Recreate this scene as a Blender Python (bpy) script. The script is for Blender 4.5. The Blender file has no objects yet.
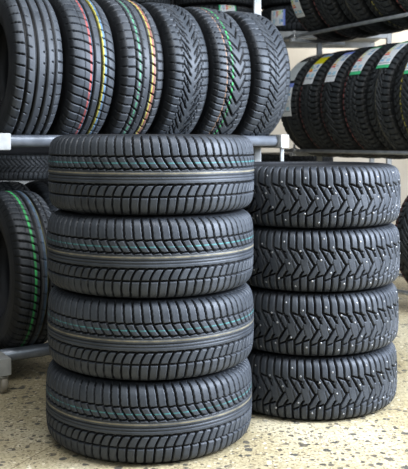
import bpy, math, random
import numpy as np
from mathutils import Vector, Matrix
random.seed(4); np.random.seed(4)
sc = bpy.context.scene
COL = sc.collection
PI = math.pi

# ------------------------------------------------------------------ helpers
def link(name, me, parent=None):
    o = bpy.data.objects.new(name, me); COL.objects.link(o)
    if parent: o.parent = parent
    return o

def tag(o, label=None, cat=None, group=None, kind=None):
    if label: o['label'] = label
    if cat: o['category'] = cat
    if group: o['group'] = group
    if kind: o['kind'] = kind
    return o

def empty(name, loc=(0, 0, 0)):
    o = bpy.data.objects.new(name, None); COL.objects.link(o)
    o.empty_display_size = .05; o.location = loc
    return o

def np_mesh(name, verts, quads, mat, cols=None, smooth=True):
    me = bpy.data.meshes.new(name)
    me.vertices.add(len(verts)); me.vertices.foreach_set('co', verts.astype(np.float32).ravel())
    n = len(quads)
    me.loops.add(n * 4); me.loops.foreach_set('vertex_index', quads.astype(np.int32).ravel())
    me.polygons.add(n)
    me.polygons.foreach_set('loop_start', np.arange(0, n * 4, 4, dtype=np.int32))
    me.polygons.foreach_set('loop_total', np.full(n, 4, dtype=np.int32))
    me.polygons.foreach_set('use_smooth', np.full(n, smooth))
    if cols is not None:
        a = me.attributes.new('col', 'FLOAT_COLOR', 'POINT')
        a.data.foreach_set('color', cols.astype(np.float32).ravel())
    me.update(calc_edges=True); me.validate()
    me.materials.append(mat)
    return me

class MB:
    def __init__(s): s.v = []; s.f = []; s.sm = []
    def add(s, v, f, sm=False):
        b = len(s.v); s.v += [tuple(p) for p in v]; s.f += [tuple(i + b for i in q) for q in f]; s.sm += [sm] * len(f)
    def bar(s, p0, p1, w, h, up=Vector((0, 0, 1)), bev=.004):
        """chamfered rectangular tube, w sideways, h along up"""
        p0 = Vector(p0); p1 = Vector(p1); d = (p1 - p0).normalized()
        if abs(d.dot(up)) > .95: up = Vector((0, 1, 0))
        sd = d.cross(up).normalized(); u2 = sd.cross(d).normalized()
        def ring(p, k):
            a, b = w / 2 - k, h / 2 - k; c = bev
            pts = [(-a + c, -b), (a - c, -b), (a, -b + c), (a, b - c), (a - c, b), (-a + c, b), (-a, b - c), (-a, -b + c)]
            return [p + sd * x + u2 * y for x, y in pts]
        k = min(bev * .6, .003)
        rings = [ring(p0, k), ring(p0 + d * k, 0), ring(p1 - d * k, 0), ring(p1, k)]
        v = sum(rings, []); f = []
        for j in range(3):
            for i in range(8):
                f.append((j * 8 + i, j * 8 + (i + 1) % 8, j * 8 + 8 + (i + 1) % 8, j * 8 + 8 + i))
        f.append(tuple(range(7, -1, -1))); f.append(tuple(range(24, 32)))
        s.add(v, f)
    def lathe(s, p0, ax, prof, n=24, closed=False):
        """prof: list of (t along axis, r)"""
        p0 = Vector(p0); ax = Vector(ax).normalized()
        t = Vector((0, 0, 1)) if abs(ax.z) < .9 else Vector((1, 0, 0))
        a = ax.cross(t).normalized(); b = ax.cross(a)
        v = []; f = []
        for (h, r) in prof:
            for i in range(n):
                an = 2 * PI * i / n
                v.append(p0 + ax * h + (a * math.cos(an) + b * math.sin(an)) * r)
        m = len(prof)
        for j in range(m if closed else m - 1):
            for i in range(n):
                k = (j + 1) % m
                f.append((j * n + i, j * n + (i + 1) % n, k * n + (i + 1) % n, k * n + i))
        if not closed:
            f.append(tuple(range(n - 1, -1, -1))); f.append(tuple((m - 1) * n + i for i in range(n)))
        s.add(v, f, True)
    def tube(s, p0, p1, r, n=20):
        p0 = Vector(p0); p1 = Vector(p1); L = (p1 - p0).length; c = min(.002, r * .3)
        s.lathe(p0, p1 - p0, [(0, r - c), (c, r), (L - c, r), (L, r - c)], n)
    def build(s, name, mat, parent=None):
        me = bpy.data.meshes.new(name); me.from_pydata(s.v, [], s.f)
        for p, q in zip(me.polygons, s.sm): p.use_smooth = q and len(p.vertices) == 4
        me.materials.append(mat); me.update()
        import bmesh
        bm = bmesh.new(); bm.from_mesh(me); bmesh.ops.recalc_face_normals(bm, faces=bm.faces); bm.to_mesh(me); bm.free()
        return link(name, me, parent)

# ------------------------------------------------------------------ materials
def new_mat(name):
    m = bpy.data.materials.new(name); m.use_nodes = True
    nt = m.node_tree; b = nt.nodes['Principled BSDF']
    return m, nt, b

def N(nt, t, **kw):
    n = nt.nodes.new(t)
    for k, v in kw.items():
        if k in n.inputs: n.inputs[k].default_value = v
        else: setattr(n, k, v)
    return n

def ramp(nt, stops, interp='LINEAR'):
    r = nt.nodes.new('ShaderNodeValToRGB'); r.color_ramp.interpolation = interp
    e = r.color_ramp.elements
    while len(e) < len(stops): e.new(.5)
    for i, (p, c) in enumerate(stops):
        e[i].position = p; e[i].color = (*c, 1) if len(c) == 3 else c
    return r

def mixc(nt, fac, a, b, mode='MIX'):
    m = nt.nodes.new('ShaderNodeMix'); m.data_type = 'RGBA'; m.blend_type = mode
    for k, v in ((0, fac), (6, a), (7, b)):
        if hasattr(v, 'links') or isinstance(v, bpy.types.NodeSocket): nt.links.new(v, m.inputs[k])
        else: m.inputs[k].default_value = v
    return m.outputs[2]

def tread_material():
    m, nt, b = new_mat('tread_rubber'); L = nt.links.new
    at = N(nt, 'ShaderNodeAttribute', attribute_name='col')
    tc = N(nt, 'ShaderNodeTexCoord')
    n1 = N(nt, 'ShaderNodeTexNoise', Scale=14.0, Detail=5.0, Roughness=.65); L(tc.outputs['Object'], n1.inputs['Vector'])
    r1 = ramp(nt, [(.3, (.72, .72, .72)), (.72, (1.3, 1.28, 1.24))]); L(n1.outputs['Fac'], r1.inputs['Fac'])
    c = mixc(nt, 1.0, at.outputs['Color'], r1.outputs['Color'], 'MULTIPLY')
    L(c, b.inputs['Base Color'])
    n2 = N(nt, 'ShaderNodeTexNoise', Scale=260.0, Detail=2.0); L(tc.outputs['Object'], n2.inputs['Vector'])
    bp = N(nt, 'ShaderNodeBump', Strength=.25, Distance=.002); L(n2.outputs['Fac'], bp.inputs['Height'])
    L(bp.outputs['Normal'], b.inputs['Normal'])
    rr = ramp(nt, [(.3, (.42, .42, .42)), (.75, (.62, .62, .62))]); L(n1.outputs['Fac'], rr.inputs['Fac'])
    L(rr.outputs['Color'], b.inputs['Roughness'])
    b.inputs['Specular IOR Level'].default_value = .45
    return m

def sidewall_material():
    m, nt, b = new_mat('sidewall_rubber'); L = nt.links.new
    tc = N(nt, 'ShaderNodeTexCoord')
    n1 = N(nt, 'ShaderNodeTexNoise', Scale=9.0, Detail=4.0); L(tc.outputs['Object'], n1.inputs['Vector'])
    r1 = ramp(nt, [(.3, (.014, .015, .017)), (.75, (.03, .031, .034))]); L(n1.outputs['Fac'], r1.inputs['Fac'])
    L(r1.outputs['Color'], b.inputs['Base Color'])
    b.inputs['Roughness'].default_value = .5
    return m

def metal_paint(name, col, rough=.4, metallic=.0):
    m, nt, b = new_mat(name); L = nt.links.new
    tc = N(nt, 'ShaderNodeTexCoord')
    n1 = N(nt, 'ShaderNodeTexNoise', Scale=22.0, Detail=4.0); L(tc.outputs['Object'], n1.inputs['Vector'])
    a = tuple(x * .82 for x in col); d = tuple(min(1, x * 1.1) for x in col)
    r1 = ramp(nt, [(.35, a), (.65, d)]); L(n1.outputs['Fac'], r1.inputs['Fac'])
    L(r1.outputs['Color'], b.inputs['Base Color'])
    b.inputs['Roughness'].default_value = rough; b.inputs['Metallic'].default_value = metallic
    return m

def floor_material():
    m, nt, b = new_mat('terrazzo'); L = nt.links.new
    tc = N(nt, 'ShaderNodeTexCoord')
    n0 = N(nt, 'ShaderNodeTexNoise', Scale=2.2, Detail=6.0, Roughness=.6); L(tc.outputs['Object'], n0.inputs['Vector'])
    base = ramp(nt, [(.3, (.37, .305, .18)), (.5, (.48, .42, .285)), (.72, (.59, .54, .41))]); L(n0.outputs['Fac'], base.inputs['Fac'])
    c = base.outputs['Color']
    nf = N(nt, 'ShaderNodeTexNoise', Scale=90.0, Detail=4.0, Roughness=.7); L(tc.outputs['Object'], nf.inputs['Vector'])
    rf = ramp(nt, [(.32, (.62, .6, .55)), (.6, (1.12, 1.12, 1.12))]); L(nf.outputs['Fac'], rf.inputs['Fac'])
    c = mixc(nt, 1.0, c, rf.outputs['Color'], 'MULTIPLY')
    # warp so the chips are irregular
    nw = N(nt, 'ShaderNodeTexNoise', Scale=60.0, Detail=2.0); L(tc.outputs['Object'], nw.inputs['Vector'])
    add = N(nt, 'ShaderNodeVectorMath', operation='MULTIPLY_ADD'); L(nw.outputs['Color'], add.inputs[0])
    add.inputs[1].default_value = (.014, .014, 0); L(tc.outputs['Object'], add.inputs[2])
    for scale, thr, size, cols in (
            (44, .24, .30, ((.055, .055, .05), (.17, .15, .12))),
            (75, .26, .28, ((.10, .09, .075), (.30, .24, .15))),
            (30, .16, .30, ((.07, .075, .075), (.14, .125, .10))),
            (58, .16, .30, ((.62, .56, .42), (.72, .66, .52))),
            (120, .26, .30, ((.12, .10, .08), (.28, .22, .14)))):
        v = N(nt, 'ShaderNodeTexVoronoi', feature='F1', voronoi_dimensions='2D', Scale=float(scale), Randomness=1.0); L(add.outputs[0], v.inputs['Vector'])
        sep = N(nt, 'ShaderNodeSeparateColor'); L(v.outputs['Color'], sep.inputs['Color'])
        lt = N(nt, 'ShaderNodeMath', operation='LESS_THAN'); L(sep.outputs[0], lt.inputs[0]); lt.inputs[1].default_value = thr
        mr = N(nt, 'ShaderNodeMapRange'); L(sep.outputs[1], mr.inputs['Value'])
        mr.inputs['To Min'].default_value = size * .35; mr.inputs['To Max'].default_value = size * 1.35
        ls = N(nt, 'ShaderNodeMath', operation='LESS_THAN'); L(v.outputs['Distance'], ls.inputs[0]); L(mr.outputs[0], ls.inputs[1])
        mu = N(nt, 'ShaderNodeMath', operation='MULTIPLY'); L(lt.outputs[0], mu.inputs[0]); L(ls.outputs[0], mu.inputs[1])
        rc = ramp(nt, [(0, cols[0]), (1, cols[1])]); L(sep.outputs[2], rc.inputs['Fac'])
        mu2 = N(nt, 'ShaderNodeMath', operation='MULTIPLY'); L(mu.outputs[0], mu2.inputs[0]); mu2.inputs[1].default_value = .9
        c = mixc(nt, mu2.outputs[0], c, rc.outputs['Color'])
    # a fine joint between two pours of the floor
    dt = N(nt, 'ShaderNodeVectorMath', operation='DOT_PRODUCT'); L(tc.outputs['Object'], dt.inputs[0]); dt.inputs[1].default_value = (.906, -.424, 0)
    ad = N(nt, 'ShaderNodeMath', operation='ADD'); L(dt.outputs['Value'], ad.inputs[0]); ad.inputs[1].default_value = 1.454
    ab = N(nt, 'ShaderNodeMath', operation='ABSOLUTE'); L(ad.outputs[0], ab.inputs[0])
    jl = N(nt, 'ShaderNodeMath', operation='LESS_THAN'); L(ab.outputs[0], jl.inputs[0]); jl.inputs[1].default_value = .0022
    jm = N(nt, 'ShaderNodeMath', operation='MULTIPLY'); L(jl.outputs[0], jm.inputs[0]); jm.inputs[1].default_value = .55
    c = mixc(nt, jm.outputs[0], c, (.12, .09, .05, 1))
    L(c, b.inputs['Base Color'])
    b.inputs['Roughness'].default_value = .42
    b.inputs['Specular IOR Level'].default_value = .35
    return m

def wall_material():
    m, nt, b = new_mat('cream_plaster'); L = nt.links.new
    tc = N(nt, 'ShaderNodeTexCoord')
    n1 = N(nt, 'ShaderNodeTexNoise', Scale=3.0, Detail=6.0); L(tc.outputs['Object'], n1.inputs['Vector'])
    r1 = ramp(nt, [(.3, (.66, .60, .50)), (.7, (.78, .73, .64))]); L(n1.outputs['Fac'], r1.inputs['Fac'])
    L(r1.outputs['Color'], b.inputs['Base Color']); b.inputs['Roughness'].default_value = .8
    return m

def attr_material(name, rough):
    m, nt, b = new_mat(name)
    at = N(nt, 'ShaderNodeAttribute', attribute_name='col')
    nt.links.new(at.outputs['Color'], b.inputs['Base Color']); b.inputs['Roughness'].default_value = rough
    return m

M_TREAD = tread_material(); M_SIDE = sidewall_material()
M_STEEL = metal_paint('grey_painted_steel', (.40, .41, .41), .38)
M_TUBE = metal_paint('brushed_grey_tube', (.24, .26, .29), .33, .35)
M_LIGHT = metal_paint('pale_painted_steel', (.40, .40, .38), .45)
M_CHROME = metal_paint('zinc_steel', (.6, .6, .6), .28, .8)
M_GALV = metal_paint('galvanised_rail', (.46, .48, .50), .35, .45)
M_WHEEL = metal_paint('beige_caster_rubber', (.30, .27, .22), .5)
M_STUD = metal_paint('bright_stud_metal', (.34, .34, .34), .35, .3)
M_STICK = attr_material('printed_sticker', .4)

# ------------------------------------------------------------------ tread patterns: u round the tire, s across it (metres)
def sst(x, a, b):
    t = np.clip((x - a) / (b - a), 0, 1); return t * t * (3 - 2 * t)
GW = 1.3
def gl(d, w, e=.0009): w = w * GW; return 1 - sst(np.abs(d), w / 2 - e, w / 2 + e)
def box(s, a, b, e=.0015): return sst(s, a - e, a + e) * (1 - sst(s, b - e, b + e))
def per(x, P): return (x + P / 2) % P - P / 2
def lat(u, s, f, P, w, a, b):
    """lateral groove following u = f(s), repeated every P, for a < s < b"""
    fs = f(s); e = 1e-4; sl = (f(s + e) - f(s - e)) / (2 * e)
    return gl(per(u - fs, P) / np.sqrt(1 + sl * sl), w) * box(s, a, b)
def mx(*a):
    r = a[0]
    for b in a[1:]: r = np.maximum(r, b)
    return r

def pat_asym(u, s, P):
    g = mx(gl(s - .053 + .0008 * np.sin(u / P * 2 * PI), .0042),
           gl(s - .0185 - .0022 * (per(u - .6 * P, P) / P), .0036),
           gl(s + .0265 + .0016 * (per(u, P) / P), .0052),
           gl(s + .061, .0046),
           .5 * gl(s + .0035, .0022), .3 * gl(s - .011, .0018), .3 * gl(s + .012, .0018),
           lat(u, s, lambda t: -(t - .053) * .12 - 2.0 * np.clip(t - .09, 0, 1) ** 2, P, .0046, .053, .2),
           lat(u, s, lambda t: (.053 - t) * .55 + 4 * np.clip(.053 - t, 0, 1) ** 2, P, .0042, .014, .053),
           lat(u, s, lambda t: .3 * P - (-.0265 - t) * .75 + 7 * np.clip(-.0265 - t, 0, 1) ** 2, P, .0046, -.061, -.0265),
           lat(u, s, lambda t: .3 * P - .0176 + (t + .061) * .06, P, .0048, -.2, -.061))
    return g

def pat_stud(u, s, P):
    fu = lambda t: np.where(t > .044, 0 - (t - .044) * .03, (.044 - t) * .60)
    fd = lambda t: .45 * P + np.where(t < -.046, 0 * t, (t + .046) * .62)
    P2 = 2 * P
    um = (u + .1 * P) % P2; ub = (u - .55 * P) % P2
    g = mx(lat(u, s, fu, P2, .0052, -.012, .2), lat(u - P, s, fu, P2, .0050, .010, .2),
           lat(u, s, fd, P2, .0052, -.2, -.006), lat(u - P, s, fd, P2, .0050, -.2, -.030),
           gl((s - (.046 - .34 * um)) * .95, .0042) * box(um, 0, 1.75 * P),
           gl((s - (-.060 + .42 * ub)) * .93, .0042) * box(ub, 0, 1.75 * P),
           .3 * gl(per(u - P * .5 - .3 * np.abs(s), P), .0018) * box(np.abs(s), -.01, .034))
    return g

def pat_summer(u, s, P):
    g = mx(*[gl(s - c, .0092) for c in (-.055, -.017, .020, .055)])
    return mx(g, lat(u, s, lambda t: (t + .06) * .18, P, .0044, -.2, -.062),
              lat(u, s, lambda t: P * .4 + (t - .06) * .1, P, .0036, .066, .2),
              .7 * lat(u, s, lambda t: P * .2 + (t + .05) * .4, P, .003, -.05, -.036),
              .7 * lat(u, s, lambda t: P * .6 + t * .4, P, .003, .006, .018),
              .7 * lat(u, s, lambda t: P * .1 + t * .4, P, .003, .040, .052))

def pat_allseason(u, s, P):
    return mx(gl(s + .006, .007), gl(s - .026, .0075), gl(s - .052, .004), gl(s + .045, .002) * .5,
              lat(u, s, lambda t: (t + .03) * .25 + 6 * np.clip(t + .05, 0, 1) ** 2, P, .0048, -.2, -.012),
              lat(u, s, lambda t: .3 * P + (t - .03) * .4, P, .0044, .034, .2),
              .5 * lat(u, s, lambda t: .1 * P + t * .3, P * 2, .003, 0, .016))

def pat_block(u, s, P):
    return mx(gl(s + .043, .0065), gl(s + .012, .006), gl(s - .021, .006), gl(s - .050, .0065),
              lat(u, s, lambda t: 0 * t, P, .0065, -.2, -.043),
              lat(u, s, lambda t: .35 * P + (t + .03) * .7, P, .005, -.043, -.012),
              .6 * lat(u, s, lambda t: .1 * P + t * .5, P, .003, -.012, 0),
              lat(u, s, lambda t: .6 * P + (t - .03) * .5, P, .0045, .021, .050),
              lat(u, s, lambda t: .25 * P + 0 * t, P, .0065, .050, .2))

def vee(k, b, m, c=0.):
    return lambda t: -k * np.minimum(np.abs(t - c), b) - m * np.maximum(np.abs(t - c) - b, 0)

def pat_winter_vee(u, s, P):
    f = vee(1.45, .04, .10); h = lambda t: f(t) + P / 2
    return mx(lat(u, s, f, P, .0052, -.2, -.007), lat(u, s, h, P, .0052, .009, .2),
              gl(s + .044 + .004 * np.sign(per(u - f(s), P)), .004), gl(s - .046 - .004 * np.sign(per(u - h(s), P)), .004),
              gl(s + .022 - .22 * per(u + P * .3, 2 * P), .004) * box(s, -.034, -.008),
              gl(s - .024 + .22 * per(u, 2 * P), .004) * box(s, .008, .036))

def pat_big_vee(u, s, P):
    f = lambda t: np.where(t < .02, 1.25 * (t - .02), -2.0 * (t - .02)); P2 = 2 * P
    return mx(lat(u, s, f, P2, .0085, -.045, .046),
              lat(u, s, lambda t: .2 * P + (t + .05) * .15, P, .0055, -.2, -.030),
              lat(u, s, lambda t: .5 * P - (t - .05) * .1, P, .0055, .036, .2),
              gl(s + .040, .0025) * .6, gl(s - .047, .0045) * box(per(u, P2), -P * .6, P * .5),
              lat(u, s, lambda t: P + 1.25 * (t - .02), P2, .004, -.03, -.004))

def pat_chevron(u, s, P):
    f = vee(1.05, .048, .12, .012); h = lambda t: f(t) + P / 2
    return mx(lat(u, s, f, P, .0048, -.2, .012), lat(u, s, h, P, .0048, .010, .2),
              gl(s + .036 - .25 * per(u - f(s), P), .0035), gl(s - .056 + .25 * per(u - h(s), P), .0035),
              .7 * gl(s + .008 - .25 * per(u - f(s) - .3 * P, P), .003))

# ------------------------------------------------------------------ the tire
def catmull(pts, n):
    pts = np.array(pts); p = np.vstack([2 * pts[0] - pts[1], pts, 2 * pts[-1] - pts[-2]]); out = []
    for i in range(1, len(p) - 2):
        for t in np.linspace(0, 1, n, endpoint=False):
            a, b, c, d = p[i - 1], p[i], p[i + 1], p[i + 2]
            out.append(.5 * (2 * b + (c - a) * t + (2 * a - 5 * b + 4 * c - d) * t * t + (3 * b - a - 3 * c + d) * t ** 3))
    out.append(pts[-1]); return np.array(out)

GWS = {'asymmetric': 1.05, 'studded': 1.15, 'winter_vee': 1.0, 'big_vee': 1.05, 'chevron': 1.05, 'all_season': 1.15, 'blocky': 1.1}
class Kind:
    """one kind of tire: a tread mesh and a sidewall mesh that its tires share"""
    def __init__(k, name, R, W, rim, pat, n, cell, depth=.010, stripes=(), top=(.058, .060, .064), sq=1.0, sh=None):
        global GW
        GW = GWS.get(name, 1.3)
        k.R, k.W, k.rim = R, W, rim
        a = W / 2
        half = [(0, 0), (.45 * a, .001), (.68 * a, .004), (.82 * a, .010 * sq), (.915 * a, .021 * sq), (.972 * a, .038 * sq)]
        half = [(y, R - d) for y, d in half]
        full = [(-y, r) for y, r in half[:0:-1]] + half
        c = catmull(full, 40)
        L = np.concatenate([[0], np.cumsum(np.hypot(*np.diff(c, axis=0).T))])
        S = L[-1] / 2; ns = int(2 * S / cell) + 1; k.S = S
        sv = np.linspace(-S, S, ns)
        yy = np.interp(sv + S, L, c[:, 0]); rr = np.interp(sv + S, L, c[:, 1])
        ty = np.gradient(yy, sv); tr = np.gradient(rr, sv); ln = np.hypot(ty, tr); ny, nr = -tr / ln, ty / ln
        k.sv, k.yy, k.rr, k.ny, k.nr = sv, yy, rr, ny, nr
        C = 2 * PI * R; per_p = max(6, int(round(C / n / cell))); nu = per_p * n; P = C / n
        k.C, k.P, k.pat = C, P, pat
        uu = np.arange(nu) * C / nu
        U, Sg = np.meshgrid(uu, sv, indexing='ij')
        g = np.clip(pat(U, Sg, P), 0, 1)
        fade = 1 - (sst(np.abs(Sg), S - .014, S - .002) if sh is None else .68 * sst(np.abs(Sg), sh, sh + .006) + .32 * sst(np.abs(Sg), S - .014, S - .002))
        off = -depth * g * fade
        th = U / R
        r = rr[None, :] + off * nr[None, :]; y = yy[None, :] + off * ny[None, :]
        V = np.stack([r * np.cos(th), r * np.sin(th), np.broadcast_to(y, r.shape)], -1).reshape(-1, 3)
        i = np.arange(nu)[:, None]; j = np.arange(ns - 1)[None, :]; i2 = (i + 1) % nu
        Q = np.stack([i * ns + j, i2 * ns + j, i2 * ns + j + 1, i * ns + j + 1], -1).reshape(-1, 4)
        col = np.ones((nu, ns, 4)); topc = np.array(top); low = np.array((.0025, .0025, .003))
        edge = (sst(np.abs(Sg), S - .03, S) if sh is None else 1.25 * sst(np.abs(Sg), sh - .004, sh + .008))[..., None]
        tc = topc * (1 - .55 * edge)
        # worn, paler bands along block edges are left to the material; paint lines run over block tops only
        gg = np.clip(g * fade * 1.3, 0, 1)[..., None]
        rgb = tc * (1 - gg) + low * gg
        rng = np.random.RandomState(3)
        for (s0, w, cc, dash, amt) in stripes:
            m = gl(Sg - s0, w, cell * .5)
            if dash: m = m * (per(U, dash) > -dash * .32)
            bk = np.interp(U, np.linspace(0, C, 160), np.clip(rng.rand(160) * .8 + .45, 0, 1))
            m = (m * bk * amt * (1 - .92 * np.clip(g * fade, 0, 1)))[..., None]
            rgb = rgb * (1 - m) + np.array(cc) * m
        col[..., :3] = rgb
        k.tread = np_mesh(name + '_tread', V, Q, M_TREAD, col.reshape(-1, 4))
        # sidewalls, beads and inner liner: one lathe from shoulder to shoulder the inside way
        e = (.972 * a, R - .038 * sq); h = R - rim
        ring = [e, (.975 * a, R - .041 * sq), (.993 * a, R - .052 * sq), (1.0 * a, R - max(.062 * sq, .5 * h)), (.975 * a, R - .66 * h), (.965 * a, R - .68 * h), (.955 * a, R - .68 * h),
                (.90 * a, R - .84 * h), (.875 * a, R - .88 * h), (.875 * a, R - .93 * h), (.845 * a, R - h), (.79 * a, R - h - .003), (.74 * a, R - h + .003), (.75 * a, R - .85 * h), (.84 * a, R - .6 * h),
                (.82 * a, R - .4 * h), (.68 * a, R - .026), (.4 * a, R - .020), (0, R - .019)]
        ring = ring + [(-y, r) for y, r in ring[-2::-1]]
        m = len(ring); ng = 128; A = np.arange(ng) * 2 * PI / ng
        V = np.array([[(r * math.cos(t), r * math.sin(t), y) for y, r in ring] for t in A]).reshape(-1, 3)
        i = np.arange(ng)[:, None]; j = np.arange(m - 1)[None, :]; i2 = (i + 1) % ng
        Q = np.stack([i * m + j, i * m + j + 1, i2 * m + j + 1, i2 * m + j], -1).reshape(-1, 4)[:, ::-1]
        k.side = np_mesh(name + '_sidewall', V, Q, M_SIDE)

    def point(k, th, s, lift=0.):
        y = np.interp(s, k.sv, k.yy); r = np.interp(s, k.sv, k.rr); ny = np.interp(s, k.sv, k.ny); nr = np.interp(s, k.sv, k.nr)
        return np.array([(r + lift * nr) * np.cos(th), (r + lift * nr) * np.sin(th), y + lift * ny])

    def normal(k, th, s):
        ny = np.interp(s, k.sv, k.ny); nr = np.interp(s, k.sv, k.nr)
        return Vector((nr * math.cos(th), nr * math.sin(th), ny))

    def make(k, label, group, mw):
        t = empty('tire'); t.matrix_world = mw
        tag(t, label, 'tire', group)
        link('tread', k.tread, t); link('sidewall', k.side, t)
        return t

def stack_matrix(x, y, z, ph, tilt=0.):
    return Matrix.Translation((x, y, z)) @ Matrix.Rotation(tilt, 4, 'X') @ Matrix.Rotation(ph, 4, 'Z')

def axle_matrix(c, ax, ph=0.):
    Z = Vector(ax).normalized(); X = Vector((0, 0, 1)); Y = Z.cross(X)
    m = Matrix((X, Y, Z)).transposed().to_4x4()
    return Matrix.Translation(c) @ m @ Matrix.Rotation(ph, 4, 'Z')

# printed tire stickers -------------------------------------------------------
BAR = [(.02, .42, .10), (.25, .62, .08), (.75, .80, .05), (.95, .75, .02), (.92, .42, .03), (.82, .08, .05)]
def sticker_design(style, nu, nv, seed):
    """nu cells along the sticker (0 = top), nv cells across"""
    r = random.Random(seed); W = (.82, .84, .84); g = [[W] * nv for _ in range(nu)]
    def rect(a, b, c, d, col):
        for i in range(int(a * nu), max(int(a * nu) + 1, int(b * nu))):
            for j in range(int(c * nv), max(int(c * nv) + 1, int(d * nv))):
                if i < nu and j < nv: g[i][j] = col
    if style == 'blank':
        for i in range(nu):
            for j in range(nv): g[i][j] = (.62, .66, .65)
        rect(.30, .36, .2, .8, (.5, .54, .54)); return g
    if style == 'yellow': rect(0, .14, .1, .95, (.45, .62, .85)); rect(.14, .42, 0, 1, (.88, .80, .02))
    if style == 'blue': rect(0, .14, 0, 1, (.30, .38, .80))
    if style == 'green': rect(0, .09, 0, 1, (.10, .55, .25)); rect(.92, 1, 0, 1, (.10, .60, .28))
    top = .46 if style == 'yellow' else .18
    for q in range(6):
        a = top + q * (.62 - .1 - top + .2) / 7
        rect(a, a + .035, .08, .22 + .05 * q, BAR[q])
    rect(top, top + .10, .62, .82, (.15, .35, .62))
    rect(top + .16, top + .22, .60, .9, (.35, .55, .72))
    rect(.74, .80, .10, .34, (.30, .62, .80)); rect(.74, .82, .56, .86, (.45, .70, .82))
    rect(.86, .88, .1, .9, (.35, .38, .42))
    for _ in range(7):
        a, c = r.uniform(top, .9), r.uniform(.1, .7); rect(a, a + .015, c, c + r.uniform(.1, .25), (.35, .42, .50))
    return g

def sticker(k, t, th0, th1, s0, s1, style, seed=0, skew=0.):
    """label glued round the tread between angles th0 (top end) and th1, s0..s1 across"""
    nu, nv = 44, 18; g = sticker_design(style, nu, nv, seed); V = []; Q = []; Cc = []
    for i in range(nu):
        for j in range(nv):
            b = len(V)
            for (di, dj) in ((0, 0), (1, 0), (1, 1), (0, 1)):
                f = (i + di) / nu; h = (j + dj) / nv
                V.append(k.point(th0 + (th1 - th0) * f, s0 + (s1 - s0) * h + skew * (f - .5), .0022)); Cc.append((*g[i][j], 1))
            Q.append((b, b + 1, b + 2, b + 3))
    me = np_mesh('label_sticker', np.array(V), np.array(Q), M_STICK, np.array(Cc))
    o = link('label_sticker', me, t)
    o['label'] = {'blank': 'blank pale grey paper label', 'yellow': 'white printed label with a yellow band', 'blue': 'white printed label with a blue top', 'green': 'white printed label with green ends'}[style]
    return o

# ================================================================== camera
CAM_H = .915; F = 820.; HOR = 140.
cam = bpy.data.cameras.new('camera'); co = bpy.data.objects.new('camera', cam); COL.objects.link(co)
co.location = (0, 0, CAM_H); co.rotation_euler = (PI / 2, 0, 0)
cam.sensor_fit = 'HORIZONTAL'; cam.sensor_width = 36; cam.lens = 36 * F / 408
cam.shift_y = -(234.5 - HOR) / 408
cam.dof.use_dof = True; cam.dof.focus_distance = 2.55; cam.dof.aperture_fstop = 9
cam.clip_start = .05; cam.clip_end = 60
sc.camera = co

# ================================================================== setting
b = MB(); b.add([(-6, -3, 0), (6, -3, 0), (6, 7.6, 0), (-6, 7.6, 0)], [(0, 1, 2, 3)])
tag(b.build('floor', floor_material()), kind='structure')
b = MB(); b.bar((-6, 7.66, 1.7), (6, 7.66, 1.7), .12, 3.4)
tag(b.build('wall_back', wall_material()), kind='structure')

b = MB(); b.bar((-6, 7.0, 1.7), (.36, 7.0, 1.7), .08, 3.4)  # added near-black panel, its colour standing in for the shade behind the left rack
tag(b.build('dark_backdrop', metal_paint('backdrop_shade', (.018, .019, .022), .7)), kind='structure')

# ================================================================== tire kinds
CY = (.10, .42, .42); TAN = (.34, .30, .20); RED = (.50, .12, .11); YEL = (.58, .52, .10); BLU = (.18, .33, .50); GRN = (.06, .44, .13); ORG = (.50, .26, .12); MINT = (.13, .42, .24)
K_FRONT = Kind('asymmetric', .324, .233, .232, pat_asym, 76, .0019, .010, [(.035, .0026, CY, 0, .6), (.0058, .0034, TAN, 0, .7), (.0095, .0016, TAN, 0, .25)], top=(.062, .070, .082))
K_STUD = Kind('studded', .316, .208, .205, pat_stud, 76, .0021, .011, [], top=(.056, .063, .074))
K1 = Kind('ribbed', .315, .198, .19, pat_summer, 46, .0025, .010, [], top=(.078, .086, .097), sh=0.094)
K2 = Kind('all_season', .315, .198, .19, pat_allseason, 54, .0025, .010, [(-.020, .006, RED, 0, .8), (-.011, .004, BLU, 0, .45), (.0335, .006, YEL, 0, .85), (.0415, .006, BLU, 0, .7)], top=(.070, .078, .089), sh=0.085)
K3 = Kind('blocky', .315, .198, .19, pat_block, 50, .0025, .010, [(-.027, .006, MINT, .030, .7), (.031, .006, YEL, 0, .8), (.037, .005, RED, 0, .6), (.042, .004, ORG, 0, .5)], top=(.075, .082, .092), sh=0.077)
K4 = Kind('winter_vee', .315, .198, .19, pat_winter_vee, 56, .0025, .010, [], top=(.062, .07, .08), sh=0.077)
K5 = Kind('big_vee', .315, .198, .19, pat_big_vee, 66, .0025, .010, [(-.046, .005, ORG, .02, .55), (-.018, .006, GRN, .026, .85)], top=(.070, .078, .088), sh=0.079)
K6 = Kind('chevron', .315, .198, .19, pat_chevron, 54, .0025, .010, [], top=(.064, .072, .082), sh=0.081)
K_LOW = Kind('low_block', .315, .198, .19, pat_allseason, 62, .003, .008, [(-.028, .006, GRN, 0, .95), (.022, .005, YEL, 0, .7), (.012, .008, BLU, 0, .25)], top=(.045, .05, .056), sh=.078)
KR1 = Kind('rack_red', .335, .198, .19, pat_block, 60, .0032, .010, [(.064, .006, RED, 0, .8)], top=(.04, .046, .05), sh=.080)
KR2 = Kind('rack_vee', .335, .198, .19, pat_winter_vee, 56, .0032, .010, [(.0, .004, TAN, .02, .5)], top=(.04, .046, .05), sh=.080)
KR3 = Kind('rack_yellow', .335, .198, .19, pat_chevron, 54, .0032, .010, [(.02, .005, YEL, .02, .8)], top=(.04, .046, .05), sh=.080)
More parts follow.
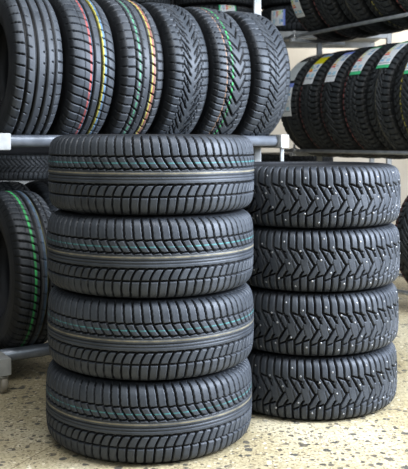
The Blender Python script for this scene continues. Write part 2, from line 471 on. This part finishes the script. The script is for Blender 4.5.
KR4 = Kind('rack_plain', .335, .198, .19, pat_big_vee, 66, .0032, .010, [(.062, .004, RED, .02, .6)], top=(.04, .046, .05), sh=.080)

KP = Kind('plain', .315, .198, .19, pat_chevron, 54, .0034, .010, [], top=(.04, .045, .05), sh=.084)

# ================================================================== front stack
POS = ['topmost', 'second from the top', 'third from the top', 'bottom']
fx = [-.172, -.1745, -.1735, -.179]
FLAB = ['topmost asymmetric winter tire of the large front stack, level with the steel rail',
        'second tire from the top of the large front stack, with cyan and tan lines',
        'third tire from the top of the large front stack, just above the floor one',
        'bottom tire of the large front stack, resting on the speckled floor']
for i in range(4):
    z = .233 * (3.5 - i)
    K_FRONT.make(FLAB[i], 'winter tires in the front stack', stack_matrix(fx[i] * .978 + .003, 2.60 + (.004, -.004, 0, .002)[i], z, (.4, 1.9, 3.3, 5.1)[i]))

# ================================================================== studded stack behind, with its studs
b = MB(); b.lathe((0, 0, 0), (0, 0, 1), [(-.003, .0034), (.0005, .0034), (.0007, .0024), (.0016, .0020)], 10)
stud_o = b.build('stud', M_STUD); stud_me = stud_o.data; bpy.data.objects.remove(stud_o)
spots = []
rng = random.Random(9)
rows = [.074, -.036, .050, -.070, .030, -.052, .066, -.004, -.078, .040, -.060, .012]
for i in range(96):
    s = rows[i % 12] + rng.uniform(-.004, .004); u0 = K_STUD.C * (i + .5) / 96
    best = None
    for q in range(40):
        u = u0 + rng.uniform(-.014, .014)
        w = max(float(K_STUD.pat(np.array([u + dx]), np.array([s + dy]), K_STUD.P)[0]) for dx in (-.005, 0, .005) for dy in (-.005, 0, .005))
        if best is None or w < best[0]: best = (w, u)
    spots.append((best[1] / K_STUD.R, s))
SLAB = ['topmost studded tire of the rear right stack, its upper sidewall showing',
        'second studded tire from the top of the rear right stack',
        'third studded tire from the top of the rear right stack',
        'bottom studded tire of the rear right stack, resting on the floor']
sx = [.404, .402, .397, .392]
for i in range(4):
    t = K_STUD.make(SLAB[i], 'studded tires in the rear stack', stack_matrix(sx[i] - .021, 2.952, .208 * (3.5 - i), (.2, 1.55, 2.75, 4.4)[i]))
    for (th, s) in spots:
        o = link('stud', stud_me, t)
        n = K_STUD.normal(th, s); o.location = Vector(K_STUD.point(th, s, 0.))
        o.rotation_mode = 'QUATERNION'; o.rotation_quaternion = Vector((0, 0, 1)).rotation_difference(n)

# ================================================================== left rack
AX = Vector((.839, .545, 0)).normalized(); BK = Vector((-.545, .839, 0)).normalized()
PITCH = .219; C0 = Vector((-.767, 3.28, 0)); RH = .911; RL = .104; HALF = .17; RR = .024
def left_pt(s, n, z): return C0 + AX * s + BK * n + Vector((0, 0, z))
LIFT = math.sqrt((.315 + RR) ** 2 - HALF ** 2)
rack = empty('tire_rack', left_pt(.55, .36, 0)); rack_inv = Matrix.Translation(-rack.location)
tag(rack, 'grey steel tube tire rack on casters at left, behind the front stack', 'rack')
def rp(s, n, z): return rack_inv @ left_pt(s, n, z)
S0, S1 = -.138, 5 * PITCH + .125; SECOND = .72       # the rack is double sided
for z in (RH, RL):
    for n in (-HALF, HALF, SECOND - HALF, SECOND + HALF):
        b = MB(); b.tube(rp(S0 + .02, n, z), rp(S1 - .02, n, z), RR, 28); b.build('rail', M_TUBE, rack)
for s, nf in ((S0, -HALF - .14), (S1, -HALF - .05)):
    zo = RL - .006
    b = MB(); b.bar(rp(s, nf, zo), rp(s, SECOND + HALF + .05, zo), .048, .064); base = b.build('base_beam', M_LIGHT, rack)
    b = MB(); b.bar(rp(s, nf + .005, RH - .002), rp(s, SECOND + HALF + .05, RH - .002), .048, .062); b.build('bracket_arm', M_LIGHT, rack)
    b = MB(); b.bar(rp(s, 0, zo + .03), rp(s, 0, 2.25), .036, .036); b.build('post', M_STEEL, rack)
    if s > 0: b = MB(); b.bar(rp(s, -HALF - .02, zo + .03), rp(s, -HALF - .02, RH - .03), .018, .018); b.build('leg', M_STEEL, rack)
    for n in (nf + .03, SECOND + HALF):
        p = rp(s, n, 0); c = MB()
        c.lathe(p + Vector((0, 0, zo - .033)), (0, 0, -1), [(0, .022), (.008, .022), (.010, .012), (.014, .012)], 16)
        for sg in (-1, 1):
            q = p + AX * (.017 * sg)
            c.bar(q + Vector((0, 0, zo - .045)), q + Vector((0, 0, .030)), .016, .004, up=AX, bev=.001)
        c.bar(p - AX * .019 + Vector((0, 0, zo - .047)), p + AX * .019 + Vector((0, 0, zo - .047)), .026, .006, bev=.001)
        cas = c.build('caster', M_CHROME, rack)
        w = MB(); w.lathe(p - AX * .012 + Vector((0, 0, .0315)), AX, [(0, .012), (0, .027), (.003, .0315), (.021, .0315), (.024, .027), (.024, .012)], 24)
        w.build('wheel', M_WHEEL, cas)

LL = ['black ribbed summer tire with straight grooves, leftmost on the upper rail',
      'upper rail tire with a red line and a yellow and blue line',
      'blocky upper rail tire with green dashes and orange yellow line',
      'dark winter tire with arrow shaped tread and no lines, fourth on the upper rail',
      'upper rail tire with bold zigzag grooves, green dashes and faint orange line',
      'upper rail tire with fine chevron tread, rightmost above the studded stack']
for i, k in enumerate((K1, K2, K3, K4, K5, K6)):
    k.make(LL[i], 'tires on the upper rail of the left rack', axle_matrix(left_pt(i * PITCH, 0, RH + LIFT), AX, .6 * i))
for i in range(1):
    K_LOW.make('black tire with bright green and yellow lines standing on the low rail', 'tires on the lower rail of the left rack', axle_matrix(left_pt(.005 + i * PITCH, 0, RL + LIFT), AX, .3))
# the row on the far side of the same rack
BL = ['dark tire in shadow behind the green lined low tire', 'second dark tire in shadow behind the low rail tires']
for q, i in enumerate((1, 2)):
    KP.make(BL[q], 'tires on the far side of the left rack', axle_matrix(left_pt(i * PITCH, SECOND, RL + LIFT), AX, .5 * i))
KP.make('dark tire in shadow behind the ribbed tire at the left edge', 'tires on the far side of the left rack', axle_matrix(left_pt(0.8 * PITCH, SECOND, RH + LIFT), AX, .2))

# ================================================================== right rack
VX = Vector((-.470, .882, 0)).normalized(); VB = Vector((.882, .470, 0)).normalized()
D0 = Vector((1.315, 4.363, 0)); PR = .216; Z1, Z2, Z3 = .098, .846, 1.585
def right_pt(t, n, z): return D0 + VX * t + VB * n + Vector((0, 0, z))
rk2 = empty('tire_rack', right_pt(.5, 0, 0)); r2i = Matrix.Translation(-rk2.location)
tag(rk2, 'galvanised steel tire rack receding at right, behind the studded stack', 'rack')
def qp(t, n, z): return r2i @ right_pt(t, n, z)
T0, T1 = -.40, 1.29; r2 = .011; HF, HB = -.198, .17; LIFT2 = math.sqrt((.335 + r2) ** 2 - .184 ** 2)
for z in (Z1, Z2, Z3):
    for n in (HF, HB):
        b = MB(); b.tube(qp(T0, n, z), qp(T1, n, z), r2, 20); b.build('rail', M_GALV, rk2)
for t in (-.33, 1.18):
    b = MB(); b.bar(qp(t, 0, 0.02), qp(t, 0, 2.15), .034, .034); b.build('post', M_STEEL, rk2)
    for z in (Z1, Z2, Z3):
        b = MB(); b.bar(qp(t, HF - .03, z - r2 - .012), qp(t, HB + .03, z - r2 - .012), .03, .024); b.build('crossbar', M_STEEL, rk2)
        for n in (HF, HB):
            b = MB(); b.lathe(qp(t - .025, n, z), VX, [(0, r2 + .003), (.003, r2 + .007), (.047, r2 + .007), (.05, r2 + .003)], 16)
            b.bar(qp(t, n, z + r2), qp(t, n, z + r2 + .03), .014, .014, bev=.002)
            b.build('clamp', M_CHROME, rk2)
    b = MB(); b.bar(qp(t, -.30, .02), qp(t, .30, .02), .045, .04); b.build('foot', M_STEEL, rk2)

RL_ = ['tire at the right edge of the right rack shelf, with yellow dots on its tread',
       'tire with green ended white label, second from the right edge on the middle shelf',
       'tire with green ended white label and a red line on its tread',
       'tire whose white label has a blue top, right of the yellow labelled tire',
       'tire wearing a white label with a yellow band',
       'tire with a blank grey label, at the far end of the right rack shelf']
kinds = (KR3, KR2, KR1, KR4, KR1, KR2)
D = PI / 180
spec = {0: ('green', -70, -32, -.07, .015), 1: ('green', -61, -22, -.055, .045), 2: ('green', -65, -25, -.05, .045), 3: ('blue', -70, -28, -.045, .05),
        4: ('yellow', -70, -26, -.045, .055), 5: ('blank', -64, -36, -.05, .06)}
for i, k in enumerate(kinds):
    t = k.make(RL_[i], 'tires on the middle shelf of the right rack', axle_matrix(right_pt(i * PR, 0, Z2 + LIFT2), VX))
    st, a, c, s0, s1 = spec[i]
    sticker(k, t, c * D, a * D, s1, s0, st, i)
    if i == 5: sticker(k, t, -67 * D, -103 * D, .045, -.06, 'blue', 17)
KR4.make('dark tire standing low at the right edge, below the right rack shelf', 'tires on the lowest shelf of the right rack', axle_matrix(right_pt(0, 0, Z1 + LIFT2), VX))
UP = ['tire cut off by the top right corner, on the top rail', 'tire on the top rail, second from the right corner', 'tire on the top rail above the red lined tire',
      'tire on the top rail, right of the one with a label', 'tire on the top rail with a white label at its lower left']
for i in range(5):
    k = (KR1, KR3, KR2, KR1, KR4)[i]
    t = k.make(UP[i], 'tires on the top rail of the right rack', axle_matrix(right_pt(.08 + i * .225, 0, Z3 + LIFT2), VX, 0))
    if i == 4: sticker(k, t, -98 * D, -126 * D, .06, -.03, 'blue', 31)

# ================================================================== far shelf with tires lying flat
FY = 6.2; SH = 1.70; SL = .62
fs = empty('shelf_unit', (.1, FY, 0)); fi = Matrix.Translation(-fs.location)
tag(fs, 'pale steel shelf unit against the back wall, holding tires laid flat', 'shelf')
def fp(x, y, z): return fi @ Vector((x, y, z))
for z in (SH, SL):
    for y in (FY - .3, FY + .3):
        b = MB(); b.bar(fp(-1.9, y, z - .03), fp(1.35, y, z - .03), .03, .05); b.build('beam', M_LIGHT, fs)
    b = MB(); b.bar(fp(-1.9, FY, z - .006), fp(1.35, FY, z - .006), .58, .012, bev=.002); b.build('board', M_LIGHT, fs)
for x in (-1.88, 1.33):
    for y in (FY - .3, FY + .3):
        b = MB(); b.bar(fp(x, y, 0), fp(x, y, 2.2), .035, .035); b.build('post', M_LIGHT, fs)
FL = {(0, 0): 'flat lying tire on the far shelf above the pale beams, with a printed label', (0, 1): 'upper flat lying tire of the far shelf stack with the label at its left',
      (1, 0): 'flat lying tire on the far shelf with a label, just over the zigzag tread tire', (1, 1): 'upper flat lying tire on the far shelf above the one over the zigzag tread tire',
      (2, 0): 'lowest flat lying dark tire on the far shelf behind the arrow tread tire',
      (2, 1): 'flat lying dark tire on the far shelf, seen over the arrow tread tire'}
for (i, j), lab in FL.items():
    k = KP; x = (.735, .085, -.56)[i]
    t = k.make(lab, 'tires lying flat on the far shelf', stack_matrix(x, FY, SH + .099 + .1985 * j, 0))
    if (i, j) == (0, 0): sticker(k, t, -118 * D, -140 * D, .06, -.055, 'blue', 5)
    if (i, j) == (1, 0): sticker(k, t, -62 * D, -86 * D, .092, .0, 'green', 6)
KP.make('flat lying tire on the low far shelf, seen over the studded stack', 'tires lying flat on the low far shelf', stack_matrix(.66, FY, SL + .099, 0))
KP.make('flat lying tire on the low far shelf, in the dark under the left rail', 'tires lying flat on the low far shelf', stack_matrix(-1.36, FY, SL + .099, 1))

# ================================================================== light
w = bpy.data.worlds.new('world'); sc.world = w; w.use_nodes = True
bg = w.node_tree.nodes['Background']; bg.inputs['Color'].default_value = (.80, .90, 1.0, 1); bg.inputs['Strength'].default_value = .12
def area(name, loc, target, sx, sy, e, col):
    l = bpy.data.lights.new(name, 'AREA'); l.shape = 'RECTANGLE'; l.size = sx; l.size_y = sy; l.energy = e; l.color = col
    o = bpy.data.objects.new(name, l); COL.objects.link(o); o.location = loc
    o.rotation_euler = (Vector(target) - Vector(loc)).to_track_quat('-Z', 'Y').to_euler(); return o
area('ceiling_light', (.2, 1.5, 3.3), (.1, 2.6, 0), 2.4, 1.2, 72, (.97, .98, 1))
area('window_light', (2.7, 1.9, 1.9), (.3, 2.8, .5), 1.3, 1.8, 280, (.78, .86, 1))
area('front_light', (-.8, -1.4, 2.6), (-.2, 2.8, .5), 1.8, 1.2, 42, (.88, .95, 1))
area('back_light', (1.6, 6.6, 3.2), (1.8, 7.6, 1.0), 2.0, .5, 45, (1, .97, .92))
sc.view_settings.view_transform = 'Standard'; sc.view_settings.look = 'None'; sc.view_settings.exposure = .38; sc.view_settings.gamma = .84
